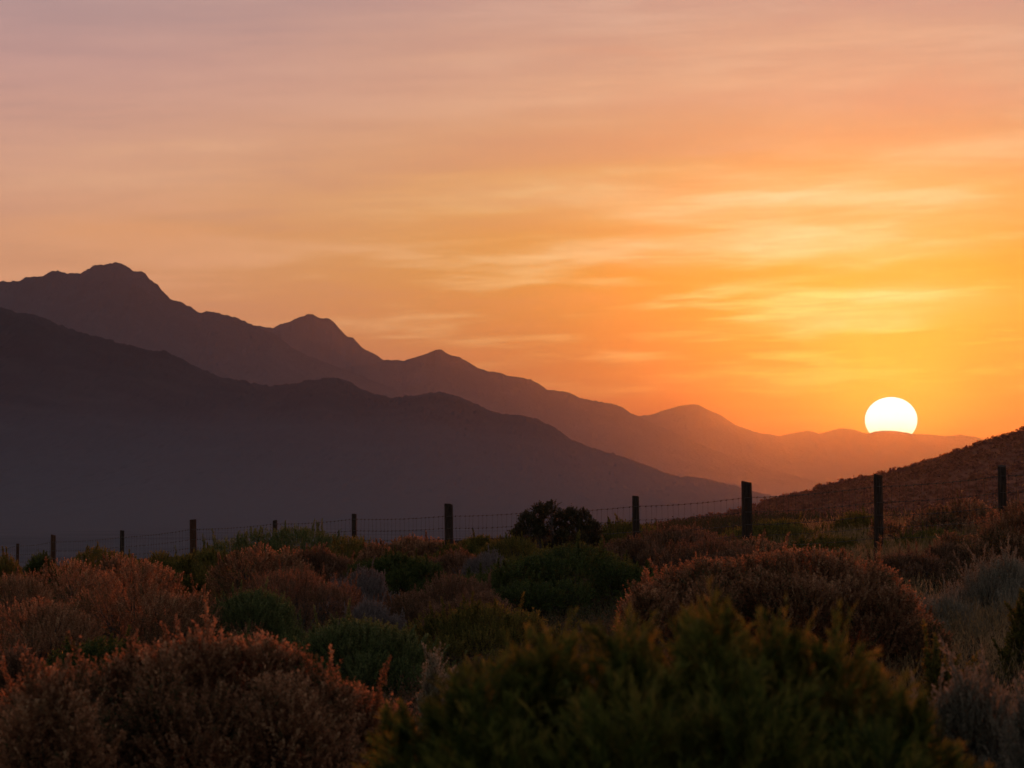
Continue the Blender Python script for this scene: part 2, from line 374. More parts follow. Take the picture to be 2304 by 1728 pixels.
    for i in idx:
        j = int(np.argmin(np.linalg.norm(lb[:, :3] - P[i], axis=1))); c = lb[j, :3] * np.array([.8, .8, .75])
        mb.add(*tube([c + r.normal(0, .02, 3), (c + P[i]) / 2 + np.array([0, 0, .02]) + r.normal(0, .02, 3), P[i]], np.array([1.2, .9, .5]) * tw, 3))
    mb.build('branches', M_bark, root)
    return root

G_rust, G_green, G_grey = 'copper coloured shrubs on the slope', 'green shrubs on the slope', 'grey shrubs on the slope'
S = lambda *a, **k: bush('shrub', *a, **k)
#BUSHES
# nearest band
def crown(tops, d, e, fill, r=random.Random(8)):
    L = [(a, r.uniform(-.25, .25), t - e * k, d * k, e * k) for a, t in tops for k in [r.uniform(.85, 1.2)]]
    L += [(a + r.uniform(-.06, .06), r.uniform(-.75, -.45), t * r.uniform(.80, .93) - e * 1.2, d * 1.3, e * 1.2) for a, t in tops[1:-1:2]]
    L += [(a, r.uniform(.3, .6), t * .93 - e * 1.2, d * 1.3, e * 1.2) for a, t in tops[1:-1:2]]
    return L + fill
bush('shrub', 'big soft dark green shrub out of focus at the bottom, tallest thing in front', G_green, 'shrub', 'needle', 1435, 1292, 560, 6.2, depth=.8, cap=190000, cover=6, lmin=1.2, seed=3,
     lobes=crown([(-1.06, .80), (-.97, .83), (-.87, .865), (-.76, .915), (-.62, .935), (-.48, .962), (-.34, .925), (-.17, .99), (-.03, .935), (.09, .975), (.19, 1.005), (.31, .935), (.44, .992), (.58, .925), (.72, .965), (.82, .90), (.92, .88), (1.0, .82)], .12, .16,
     [(-.7, -.5, .62, .3, .22), (-.2, -.6, .66, .34, .24), (.3, -.6, .66, .34, .24), (.75, -.5, .62, .3, .22), (-.4, 0, .4, .5, .3), (.4, 0, .4, .5, .3)]))
S('large coppery shrub with upright sprigs in the bottom left corner, tips pale orange', G_rust, 'shrub', 'rust', 455, 1356, 425, 12.0, depth=.7, cap=230000, cover=6, spike=1.6, seed=21,
  lobes=crown([(-1.0, .80), (-.85, .85), (-.70, .905), (-.52, .91), (-.36, .94), (-.2, .96), (-.05, 1.0), (.1, .97), (.24, .99), (.38, .96), (.5, .91), (.64, .86), (.78, .81), (.92, .74)], .16, .17,
  [(-.6, -.5, .52, .32, .25), (0, -.6, .55, .36, .27), (.5, -.5, .48, .32, .25), (-.3, 0, .35, .5, .3), (.4, 0, .35, .45, .3)]))
S('rusty yellow shrub at the left edge, half hidden by the big coppery shrub beside it', G_rust, 'shrub', 'rust', 110, 1425, 200, 11.0, cap=50000, cover=5, spike=1.4, seed=22)
S('grey sage bush with bare pale stems in the bottom right corner', G_grey, 'shrub', 'sage', 2090, 1422, 185, 10.5, cap=70000, cover=5, seed=23, spike=1.3, twigs=2)
S('grey sage bush cut by the right edge, beside the sage with bare stems', G_grey, 'shrub', 'sage', 2235, 1450, 110, 10.2, cap=50000, cover=5, seed=24, twigs=2)
S('small yellow green shrub with thin upright shoots just above the right hand sage', G_green, 'shrub', 'olive', 2030, 1402, 75, 13.0, seed=25, spike=2)
S('low blurred green shrub at the bottom between the coppery shrub and the big green one', G_green, 'shrub', 'needle', 845, 1540, 185, 7.2, cap=50000, seed=26, lmin=1.2)
S('low olive shrub at the very bottom below the bare stemmed sage', G_green, 'shrub', 'needle', 2030, 1575, 170, 6.6, cap=50000, seed=27, lmin=1.2)
S('pale dry plant with cream flower heads beside the big green shrub', G_grey, 'plant', 'straw', 935, 1395, 72, 15.0, seed=28, spike=2.2, cover=2.6, open_=True, twigs=2)
# second band
S('broad copper red shrub at the right, standing behind the big dark green one', G_rust, 'shrub', 'rust', 1690, 1180, 318, 20.0, depth=.8, cap=230000, cover=6, seed=31, spike=1.3,
  lobes=crown([(-1.0, .70), (-.88, .79), (-.72, .89), (-.56, .93), (-.40, .92), (-.24, .95), (-.08, .98), (.08, 1.0), (.24, .99), (.40, .96), (.56, .93), (.67, .88), (.78, .74), (.9, .58), (.99, .42)], .15, .19,
  [(-.6, -.4, .45, .32, .28), (0, -.5, .5, .36, .3), (.5, -.4, .4, .34, .28), (-.3, 0, .35, .5, .3), (.35, 0, .35, .5, .3)]))
S('small pinkish copper shrub just left of the broad copper red one', G_rust, 'shrub', 'rust', 1400, 1262, 55, 19.0, seed=32, spike=1.6)
S('dark brown green shrub in shade behind the bottom left coppery shrub', G_green, 'shrub', 'green', 230, 1372, 220, 20.0, seed=33)
S('dark rusty shrub at the left edge above the rusty yellow one', G_rust, 'shrub', 'brown', 40, 1385, 110, 17.0, seed=34)
S('bright mid green cushion shrub with a pale top, right of the bottom left coppery shrub', G_green, 'shrub', 'greygreen', 762, 1335, 150, 23.0, seed=35, cap=70000)
S('olive brown heathery shrub with dotted tips, right of the mid green cushion shrub', G_green, 'shrub', 'olive', 1050, 1302, 165, 25.0, seed=36, cap=60000)
S('yellow green shrub cut by the right edge below the grey sage mound', G_green, 'shrub', 'olive', 2225, 1300, 62, 19.0, seed=37)
S('grey sage mound at the right edge with a feathery top', G_grey, 'shrub', 'sage', 2165, 1198, 100, 24.0, seed=38, cap=60000, spike=1.5)
S('low grey brown tuft left of the grey sage mound at right', G_grey, 'shrub', 'sage', 2035, 1285, 62, 23.0, seed=39)
# third band
S('tall rounded copper shrub on the left, its crown just under the third fence post', G_rust, 'shrub', 'rust', 290, 1212, 170, 28.5, seed=41, cap=90000, cover=5.5, spike=1.3)
S('sloping copper shrub at the left edge, shoulder of the tall rounded copper shrub', G_rust, 'shrub', 'rust', 70, 1300, 150, 27.5, seed=42, cap=60000)
S('green shrub in the left middle, below the pink tipped brown shrub', G_green, 'shrub', 'greygreen', 545, 1285, 115, 29.0, seed=43)
S('brown shrub with pinkish pointed top in the left middle', G_rust, 'shrub', 'brown', 640, 1236, 135, 32.0, seed=44, cap=60000, spike=2)
S('low lilac brown tuft below the lilac grey bush', G_grey, 'shrub', 'lavender', 800, 1305, 65, 30.0, seed=45)
S('flat topped russet brown shrub in the middle, left of the broad dark green one', G_rust, 'shrub', 'brown', 962, 1246, 110, 31.5, seed=46, cap=60000)
S('low dull brown shrub just below the flat topped russet one', G_rust, 'shrub', 'brown', 1010, 1285, 90, 29.0, seed=47)
S('broad dark green shrub in the middle of the slope, lumpy and dense', G_green, 'shrub', 'green', 1250, 1180, 178, 33.0, seed=48, cap=90000, cover=5.5, n_lobes=18)
S('lilac grey bush of fine upright twigs in the left middle', G_grey, 'shrub', 'lavender', 785, 1234, 62, 35.5, seed=49)
S('grey twiggy bush between two russet shrubs, left of the broad dark green one', G_grey, 'shrub', 'lavender', 1060, 1200, 52, 36.5, seed=50)
S('long low dusky heath bush at right in front of the second post from the right', G_grey, 'shrub', 'brown', 1960, 1200, 78, 30.5, seed=51)
S('small brown heath bush right of the dusky heath bush', G_rust, 'shrub', 'brown', 2050, 1180, 60, 32.0, seed=52)
S('large orange brown shrub at the right edge just before the last fence post', G_rust, 'shrub', 'rust', 2195, 1087, 105, 32.5, seed=53, cap=70000)
S('dark brown shrub right of the broad dark green one, below a thick post', G_rust, 'shrub', 'brown', 1535, 1168, 90, 35.5, seed=54)
# fence band
S('dark copper shrub at far left under the second fence post', G_rust, 'shrub', 'rust', 150, 1213, 115, 37.0, seed=61)
S('long dark copper shrub sloping at the far left edge', G_rust, 'shrub', 'rust', 30, 1240, 90, 35.0, seed=62)
S('small orange brown shrub in the left middle, left of the dark russet one', G_rust, 'shrub', 'rust', 560, 1180, 95, 41.0, seed=63)
S('dark russet shrub under the green shrub at the fence', G_rust, 'shrub', 'brown', 690, 1182, 60, 42.0, seed=64)
S('dark green shrub with russet top band, above the lilac grey bush', G_green, 'shrub', 'green', 855, 1200, 85, 40.0, seed=65)
S('russet heath mound at the foot of the thick middle fence post', G_rust, 'shrub', 'brown', 985, 1192, 80, 41.5, seed=66)
S('olive green shrub left of the fourth fence post', G_green, 'shrub', 'olive', 345, 1196, 60, 44.0, seed=67)
S('olive green shrub right of the fourth fence post', G_green, 'shrub', 'olive', 445, 1192, 75, 46.0, seed=68)
S('grey green shrub with spiky top hiding the fifth fence post', G_green, 'shrub', 'greygreen', 640, 1144, 145, 49.5, seed=69, cap=80000, spike=2)
S('olive shrub below the thin post right of the spiky grey green shrub', G_green, 'shrub', 'olive', 755, 1166, 80, 46.5, seed=70)
S('low red brown heath on the skyline left of the thick middle post', G_rust, 'shrub', 'rust', 890, 1166, 80, 49.0, seed=71)
S('low yellow brown heath on the skyline right of the thick middle post', G_green, 'shrub', 'olive', 1040, 1164, 70, 47.0, seed=72)
S('olive brown shrub at the foot of the lone dark shrub', G_green, 'shrub', 'olive', 1120, 1166, 75, 41.5, seed=73)
S('yellow olive shrub on the skyline right of the lone dark shrub', G_green, 'shrub', 'olive', 1340, 1130, 75, 45.5, seed=74)
S('russet brown shrub between the fourth and third posts from the right', G_rust, 'shrub', 'brown', 1480, 1142, 105, 41.5, seed=75, cap=50000)
S('olive brown shrub right of the third post from the right, behind the wires', G_green, 'shrub', 'olive', 1700, 1128, 100, 43.5, seed=76, cap=50000)
S('small round olive shrub left of the second post from the right', G_green, 'shrub', 'olive', 1845, 1113, 46, 45.0, seed=77)
S('rounded orange shrub behind the wires left of the last fence post', G_rust, 'shrub', 'rust', 2085, 1085, 88, 40.0, seed=78, cap=50000)
S('small green shrub in the grass right of the second post from the right', G_green, 'shrub', 'olive', 2010, 1150, 60, 38.0, seed=79)
S('dark olive shrub at the far left edge on the skyline', G_green, 'shrub', 'olive', 15, 1206, 60, 46.0, seed=80)
S('olive shrub on the skyline between the second and third fence posts', G_green, 'shrub', 'olive', 215, 1190, 85, 47.0, seed=81)
S('low dark green shrub in front of the first two fence posts at far left', G_green, 'shrub', 'green', 85, 1203, 75, 43.0, seed=101)
S('low rusty shrub in front of the third fence post', G_rust, 'shrub', 'rust', 262, 1203, 50, 42.0, seed=102)
S('low olive shrub at the foot of the fourth fence post', G_green, 'shrub', 'olive', 405, 1204, 50, 43.5, seed=103)
S('small rusty shrub between the olive shrub and the low red brown heath on the skyline', G_rust, 'shrub', 'rust', 815, 1180, 50, 45.0, seed=104)
S('low brown heath under the yellow olive shrub right of the lone dark shrub', G_rust, 'shrub', 'brown', 1370, 1165, 70, 40.0, seed=105)
S('copper brown low shrub at the foot of the third post from the right', G_rust, 'shrub', 'rust', 1625, 1172, 75, 37.5, seed=106)
S('low golden brown shrub left of the foot of the second post from the right', G_green, 'shrub', 'olive', 1790, 1165, 70, 39.5, seed=107)
# the lone shrub against the haze
lone = [( -.80, 0, .38, .17, .14), (-.62, .3, .55, .18, .15), (-.45, -.2, .72, .18, .15), (-.22, .1, .84, .17, .14), (0, -.2, .88, .16, .12), (.18, .2, .76, .16, .14), (.40, 0, .78, .18, .14), (.62, .2, .76, .17, .14), (.80, -.1, .62, .17, .15), (.86, .1, .45, .14, .14), (.55, -.3, .50, .15, .15), (.2, -.4, .50, .17, .16), (-.2, -.4, .55, .18, .17), (-.5, .3, .33, .16, .15), (0, .3, .36, .2, .16), (.35, .2, .33, .14, .14), (-.3, 0, .66, .2, .16), (.1, .1, .64, .2, .16), (.5, 0, .62, .2, .16), (.2, 0, .36, .26, .2)]
bush('shrub', 'lone dark open shrub standing against the haze with light showing through', None, 'shrub', 'dark', 1190, 1080, 116, 43.0, lobes=lone, seed=90, cover=4.2, open_=True, cap=40000, twigs=1.6)
#END

# ------------------------------------------------------------------ low growth between the shrubs, grass, scrub of the hill
def scatter(n, y0, y1, xl, xr, r):
    y = y0 + (y1 - y0) * r.random(n) ** .8
    x = (xl + (xr - xl) * r.random(n)) * y
    return x, y

def tuft_obj(name, label, kind, x, y, hmin, hmax, m, l, w, ang, r, patch=3.0, mound=0.0):
    z = ground(x, y)
    z = z + mound * np.clip(fbm(x / 1.1, y / 1.3, 31, 3) * 1.4 + .35, 0, 1) * r.random(len(x)) ** .5
    D = unit(np.stack([r.normal(0, .3, len(x)), r.normal(0, .3, len(x)), np.ones(len(x))], -1))
    pn = vnoise(x / patch, y / patch, 77)
    L = (hmin + (hmax - hmin) * r.random(len(x))) * (.6 + .8 * pn)
    lw = np.maximum(.8, y / 34)
    q, t = sprig_quads(np.stack([x, y, z - .02], -1), D, L, m, l, w, ang, r)
    c = q.mean(1, keepdims=True); q = c + (q - c) * np.repeat(lw, m)[:, None, None]
    t = np.clip(t * .6 + np.repeat(vnoise(x / patch + 40, y / patch, 78), m) * .5 - .05, 0, 1)
    v, f = quads(q)
    o = mesh_obj(name, v, f, kind, tint=t)
    return tag(o, label, None, None, 'stuff')

r2 = np.random.default_rng(99)
x, y = scatter(170000, 11, 62, -.24, .24, r2)
s = fence_s(x, y); kp = (s < 12) & ((x / y < .10 + .03 * fbm(x / 3, y / 3, 12, 2)) | (r2.random(len(x)) < .2)); x, y = x[kp], y[kp]
tuft_obj('undergrowth', 'low brown and olive heath growing between the shrubs', leaf_mat('heath_leaves', [(0.025, 0.034, 0.011), (0.055, 0.055, 0.017), (0.085, 0.055, 0.025), (0.15, 0.075, 0.038), (0.14, 0.11, 0.075)], .35), x, y, .10, .26, 7, .026, .012, 38, r2, mound=.16)
x, y = scatter(42000, 12, 50, .085, .24, r2)
s = fence_s(x, y); kp = (s < 14) & (vnoise(x / 1.3, y / 2.2, 5) > .25); x, y = x[kp], y[kp]
tuft_obj('grass', 'dry straw coloured grass on the right of the slope', leaf_mat('straw_grass', [(0.12, 0.085, 0.036), (0.30, 0.20, 0.09), (0.50, 0.34, 0.17)], .65), x, y, .12, .31, 8, .065, .0045, 18, r2, patch=1.6)

# scrub on the near hill: thousands of clumps following its surface
hm = hill.data; hv = np.empty(len(hm.vertices) * 3, np.float32); hm.vertices.foreach_get('co', hv); hv = hv.reshape(-1, 3)
nrow = 114; HV = hv.reshape(nrow, -1, 3)
rr = np.random.default_rng(5)
ncl = 26000
ri = rr.integers(18, 95, ncl); ci = rr.integers(0, HV.shape[1] - 1, ncl)
vis = np.abs(HV[ri, ci, 0] / HV[ri, ci, 1]) < .25
ri, ci = ri[vis], ci[vis]
C = HV[ri, ci] + rr.normal(0, .3, (len(ri), 3)) * np.array([1, 1, 0.1])
size = .22 + .55 * rr.random(len(C)) ** 5
kk = 18
off = unit(rr.normal(0, 1, (len(C), kk, 3))) * (rr.random((len(C), kk, 1)) ** .4) * size[:, None, None]
off[..., 2] = np.abs(off[..., 2]) * .85
ctr = (C[:, None] + off).reshape(-1, 3)
n1 = unit(rr.normal(0, 1, ctr.shape) * np.array([1, 1, .45])); n2 = unit(np.cross(n1, rr.normal(0, 1, ctr.shape)))
hs = np.repeat(size, kk)[:, None] * .30
q = np.stack([ctr - n1 * hs, ctr + n2 * hs * .7, ctr + n1 * hs, ctr - n2 * hs * .7], 1)
tt = np.clip(np.repeat(rr.random(len(C)), kk) * .7 + rr.random(len(ctr)) * .3, 0, 1)
v, f = quads(q)
o = mesh_obj('hillside_scrub', v, f, leaf_mat('hill_scrub_leaves', [(0.15, 0.06, 0.036), (0.20, 0.078, 0.045), (0.25, 0.098, 0.055)], .25, spec=0.0), tint=tt)
tag(o, 'dark bushes covering the near hill on the right', None, None, 'stuff')

# ------------------------------------------------------------------ wire fence
fence = empty('wire_fence', (4.67, 37.0, float(ground(4.67, 37.0))))
tag(fence, 'post and wire fence running along the crest of the scrubby slope', 'fence')
fl = Vector(fence.location)
POST = [  # photo x, post top y, top wire y, diameter, reddish?, lean
    (-70, 1243, 1248, .10, 0, 0.0), (40, 1224, 1228.5, .075, 1, .01), (120, 1204, 1219.5, .115, 1, .0), (275, 1194, 1209, .09, 0, .005), (434, 1170, 1191, .138, 1, -.02),
    (619, 1171, 1179, .09, 0, .01), (797, 1157, 1168, .092, 0, -.005), (1009, 1135, 1161, .146, 0, -.015), (1219, 1137, 1150, .10, 0, .01), (1430, 1117, 1139.5, .104, 0, -.01),
    (1680, 1085, 1120, .146, 0, -.012), (1976, 1069, 1095, .120, 0, -.006), (2254, 1049, 1071, .108, 0, -.008), (2590, 1020, 1040, .12, 0, .01)]
tops = []
pr = np.random.default_rng(4)
for px, pt, pw, dia, red, lean in POST:
    Y = 1306.6 / (20 + .00808 * (px - 120))
    X, _, zt = at(px, pt, Y); _, _, zw = at(px, pw, Y)
    zg = float(ground(X, Y)) - .35
    nz = 14; zs = np.linspace(zg, zt, nz); k = 12
    ang = np.linspace(0, 2 * np.pi, k, endpoint=False)
    rad = dia / 2 * (1.06 - .10 * (zs - zg) / (zt - zg))
    flute = 1 + pr.normal(0, .035, k)
    rr_ = rad[:, None] * flute[None] * (1 + pr.normal(0, .012, (nz, k)))
    cx_ = X + lean * (zs - zt)
    V = np.stack([cx_[:, None] + rr_ * np.cos(ang), np.full((nz, k), Y) + rr_ * np.sin(ang), np.repeat(zs[:, None], k, 1)], -1)
    V[-1, :, 2] += .10 * dia * np.cos(ang + pr.random() * 6) + pr.normal(0, .003, k)
    cap1 = V[-1] * [1, 1, 1]; c0 = V[-1].mean(0)
    ring = c0 + (V[-1] - c0) * .86 + np.array([0, 0, .006]); ctr_ = c0 + (V[-1] - c0) * .02 + np.array([0, 0, .004])
    VV = np.concatenate([V, ring[None], ctr_[None]])
    i = np.arange(VV.shape[0] * k).reshape(-1, k); j = np.roll(i, -1, 1)
    fc = np.stack([i[:-1], j[:-1], j[1:], i[1:]], -1).reshape(-1, 4)
    mesh_obj('post', VV.reshape(-1, 3) - np.array(fl), fc, M_wood2 if red else M_wood, fence)
    tops.append(np.array([X + lean * (zw - zt) - .45 * dia * .47, Y - .45 * dia * .9, zw]))
DROP = [0, .20, .37, .52, .66]
WR = .0031
def strand_pts(drop, n=16, r=None):
    pts = []
    for a, b in zip(tops[:-1], tops[1:]):
        t = np.linspace(0, 1, n, endpoint=False)
        p = a + (b - a) * t[:, None]
        p[:, 2] -= drop + .025 * 4 * t * (1 - t)
        pts.append(p)
    return np.concatenate(pts)
for d in DROP:
    P = strand_pts(d); P[:, 2] += pr.normal(0, .0025, len(P))
    mb = MB(); mb.add(*tube(P - np.array(fl), WR * (1.15 if d == 0 else 1), 5))
    mb.build('strand', M_wire, fence)
# barbs along the top strand: a part of the top strand
for a, b in zip(tops[:-1], tops[1:]):
    mb = MB(); Ln = np.linalg.norm(b - a); m = int(Ln / .155)
    for i in range(1, m):
        t = i / m + pr.normal(0, .004)
        p = a + (b - a) * t; s0 = .025 * 4 * t * (1 - t)
        sl = pr.normal(0, .012)
        line = []
        for d in DROP:
            sl2 = sl * d / .5
            line.append(p + np.array([sl2, 0, -s0 - d]) + np.array([pr.normal(0, .004), 0, 0]))
        line = np.array([line[0] + np.array([0, 0, .012])] + line)
        mb.add(*tube(line - np.array(fl), WR * .5, 4))
        for q_ in line[1:4]:
            mb.add(*tube(np.array([q_ + np.array([-.012, -.004, -.006]), q_ + np.array([0, -.008, 0]), q_ + np.array([.012, -.004, .006])]) - np.array(fl), .0065, 4))
    mb.build('stay_mesh', M_wire, fence)

# ------------------------------------------------------------------ sun, sky, haze
SUN_PX, SUN_PY = 2005.0, 945.0
sa, sb = ray(SUN_PX, SUN_PY)
sund = Vector((sa, 1.0, sb)).normalized()
SUN_AZ = math.degrees(math.atan2(sund.x, sund.y)); SUN_EL = math.degrees(math.asin(sund.z))

DS = 60000.0
bpy.ops.mesh.primitive_uv_sphere_add(segments=96, ring_count=48, radius=DS * 58.0 / F, location=Vector((0, 0, CAMZ)) + sund * DS)
sun = bpy.context.object; sun.name = 'sun'; sun.scale = (1, 1, .88)
for p in sun.data.polygons: p.use_smooth = True
m, nt, out = new_mat('sun_surface')
em = nt.nodes.new('ShaderNodeEmission'); tcs = nt.nodes.new('ShaderNodeTexCoord'); sps = nt.nodes.new('ShaderNodeSeparateXYZ'); nt.links.new(tcs.outputs['Generated'], sps.inputs[0])
nt.links.new(ramp(nt, sps.outputs[2], [(.25, (1.0, .84, .58)), (.5, (1.0, .96, .85)), (.8, (1.0, .99, .96))]), em.inputs['Color']); em.inputs['Strength'].default_value = 1.6
nt.links.new(em.outputs[0], out.inputs['Surface']); sun.data.materials.append(m)
tag(sun, 'white setting sun half sunk behind the far ridge', 'sun')

ld = bpy.data.lights.new('sunlight', 'SUN'); ld.energy = 4.25; ld.angle = math.radians(6.0); ld.color = (1.0, .178, .012)
lo = bpy.data.objects.new('sunlight', ld); col.objects.link(lo)
lo.rotation_euler = (-sund).to_track_quat('-Z', 'Y').to_euler()

def volume_box(name, lo_, hi_, dens, colr, aniso, label, fine=None):
    x0, y0, z0 = lo_; x1, y1, z1 = hi_
    v = np.array([(x0, y0, z0), (x1, y0, z0), (x1, y1, z0), (x0, y1, z0), (x0, y0, z1), (x1, y0, z1), (x1, y1, z1), (x0, y1, z1)], float)
    f = np.array([(3, 2, 1, 0), (4, 5, 6, 7), (0, 1, 5, 4), (1, 2, 6, 5), (2, 3, 7, 6), (3, 0, 4, 7)])
    m, nt, out = new_mat(name + '_air')
    p = nt.nodes.new('ShaderNodeVolumePrincipled')
    p.inputs['Color'].default_value = colr; p.inputs['Density'].default_value = dens; p.inputs['Anisotropy'].default_value = aniso
    p.inputs['Density Attribute'].default_value = ''
    sh = p.outputs[0]
    if fine:        # the finest particles scatter evenly and a little bluer
        p2 = nt.nodes.new('ShaderNodeVolumePrincipled')
        p2.inputs['Color'].default_value = fine[1]; p2.inputs['Density'].default_value = fine[0]; p2.inputs['Anisotropy'].default_value = 0.0
        p2.inputs['Density Attribute'].default_value = ''
        ad = nt.nodes.new('ShaderNodeAddShader'); nt.links.new(sh, ad.inputs[0]); nt.links.new(p2.outputs[0], ad.inputs[1]); sh = ad.outputs[0]
    nt.links.new(sh, out.inputs['Volume'])
    try: m.cycles.homogeneous_volume = True
    except Exception: pass
    o = mesh_obj(name, v, f, m)
    return tag(o, label, None, None, 'stuff')

volume_box('haze', (-14200, -2000, -14), (14200, 14000, 1000), 2.65e-6, (.93, .88, .86, 1), .93, 'pale evening haze filling the valley', (2.0e-5, (.60, .74, 1, 1)))

volume_box('valley_mist', (-9000, 100, -13), (9000, 2550, 72), 5.2e-5, (.58, .72, 1, 1), 0.08, 'low evening mist lying in the valley')

w = bpy.data.worlds.new('World'); sc.world = w; w.use_nodes = True
nt = w.node_tree; nt.nodes.clear(); N = nt.nodes; Lk = nt.links
def val(x):
    return x
def mth(op, a, b=None, c=None, clamp=False):
    n = N.new('ShaderNodeMath'); n.operation = op; n.use_clamp = clamp
    for i, q in enumerate((a, b, c)):
        if q is None: continue
        if isinstance(q, (int, float)): n.inputs[i].default_value = q
        else: Lk.new(q, n.inputs[i])
    return n.outputs[0]
def mapr(x, a, b, c=0.0, d=1.0, smooth=True):
    n = N.new('ShaderNodeMapRange'); n.interpolation_type = 'SMOOTHSTEP' if smooth else 'LINEAR'; n.clamp = True
    for i, q in enumerate((x, a, b, c, d)):
        if isinstance(q, (int, float)): n.inputs[i].default_value = q
        else: Lk.new(q, n.inputs[i])
    return n.outputs[0]
def mix(f, a, b, mode='MIX'):
    n = N.new('ShaderNodeMix'); n.data_type = 'RGBA'; n.blend_type = mode; n.clamp_factor = True
    for s_, q in ((n.inputs[0], f), (n.inputs[6], a), (n.inputs[7], b)):
        if isinstance(q, (int, float, tuple)): s_.default_value = q
        else: Lk.new(q, s_)
    return n.outputs[2]
tc = N.new('ShaderNodeTexCoord'); sep = N.new('ShaderNodeSeparateXYZ'); Lk.new(tc.outputs['Generated'], sep.inputs[0])
DEG = 57.29578
az = mth('MULTIPLY', mth('ARCTAN2', sep.outputs[0], sep.outputs[1]), DEG)
el = mth('MULTIPLY', mth('ARCSINE', sep.outputs[2]), DEG)
daz = mth('SUBTRACT', az, SUN_AZ); u = mth('ABSOLUTE', daz)
de = mth('SUBTRACT', el, SUN_EL)
e01 = mth('DIVIDE', el, 12.0, clamp=True)
#SKY
e = lambda deg: deg / 12.0
cool = ramp(nt, e01, [(e(0), lin(226, 140, 92)), (e(3.2), lin(226, 152, 108)), (e(5.0), lin(224, 161, 120)), (e(6.6), lin(224, 169, 139)), (e(8.6), lin(200, 156, 147)), (e(10.5), lin(181, 152, 152))])
warm = ramp(nt, e01, [(e(0), lin(160, 58, 0)), (e(1.6), lin(158, 62, 0)), (e(3.0), lin(188, 108, 4)), (e(4.6), lin(222, 154, 28)), (e(6.2), lin(232, 169, 82)), (e(8), lin(222, 167, 129)), (e(10.5), lin(208, 164, 146))])
base = mix(mapr(u, 2.0, 19.0), warm, cool)
# glow round the sun
rr2 = mth('SQRT', mth('ADD', mth('MULTIPLY', daz, daz), mth('MULTIPLY', de, de)))
base = mix(mapr(mth('SQRT', mth('ADD', mth('MULTIPLY', mth('MULTIPLY', daz, 1.25), mth('MULTIPLY', daz, 1.25)), mth('MULTIPLY', mth('SUBTRACT', de, .8), mth('SUBTRACT', de, .8)))), 0.2, 2.9, .75, 0), base, lin(180, 146, 30))
# cirrus: stretched streaks
def streak(sx, sy, tilt, warp, off, detail=5, rough=.55):
    cmb = N.new('ShaderNodeCombineXYZ')
    Lk.new(mth('DIVIDE', az, sx), cmb.inputs[0]); Lk.new(mth('DIVIDE', mth('SUBTRACT', el, mth('MULTIPLY', az, tilt)), sy), cmb.inputs[1]); cmb.inputs[2].default_value = off
    wn = N.new('ShaderNodeTexNoise'); wn.inputs['Scale'].default_value = .55; wn.inputs['Detail'].default_value = 3; Lk.new(cmb.outputs[0], wn.inputs['Vector'])
    wv = N.new('ShaderNodeVectorMath'); wv.operation = 'MULTIPLY_ADD'; Lk.new(wn.outputs['Color'], wv.inputs[0]); wv.inputs[1].default_value = (warp, warp, 0); Lk.new(cmb.outputs[0], wv.inputs[2])
    n = N.new('ShaderNodeTexNoise'); n.inputs['Scale'].default_value = 1.0; n.inputs['Detail'].default_value = detail; n.inputs['Roughness'].default_value = rough
    Lk.new(wv.outputs[0], n.inputs['Vector']); return n.outputs['Fac']
s1 = streak(5.5, .62, .02, 1.2, 3.1)
s2 = streak(9.0, 1.5, .015, 1.0, 8.4, 4)
s3 = streak(2.3, .25, .04, 2.0, 14.2, 7, .6)
ssum = mth('ADD', mth('ADD', mth('MULTIPLY', s1, .42), mth('MULTIPLY', s2, .36)), mth('MULTIPLY', s3, .22))
bright = mapr(ssum, .48, .62)
dark = mapr(ssum, .53, .36)
near = mapr(u, 15.0, 2.0)                                   # cloud catches more light near the sun
ccol = mix(near, ramp(nt, e01, [(e(0), lin(244, 170, 112)), (e(5), lin(240, 174, 128)), (e(9.5), lin(214, 172, 158))]), ramp(nt, e01, [(e(0), lin(252, 196, 80)), (e(4.5), lin(250, 212, 128)), (e(7), lin(242, 190, 134)), (e(9.5), lin(234, 190, 162))]))
dcol = mix(near, ramp(nt, e01, [(e(0), lin(220, 134, 88)), (e(5), lin(204, 144, 118)), (e(9.5), lin(170, 142, 142))]), ramp(nt, e01, [(e(0), lin(236, 128, 40)), (e(5), lin(234, 152, 66)), (e(9.5), lin(208, 150, 134))]))
lowcut = mapr(el, 1.2, 3.6)
band = mapr(mth('ABSOLUTE', mth('SUBTRACT', el, 4.6)), 2.6, .4, .55, 1.0)
skyc = mix(mth('MULTIPLY', mth('MULTIPLY', bright, lowcut), mth('MULTIPLY', band, mth('ADD', mth('MULTIPLY', near, .35), .6))), base, ccol)
skyc = mix(mth('MULTIPLY', mth('MULTIPLY', dark, lowcut), .4), skyc, dcol)
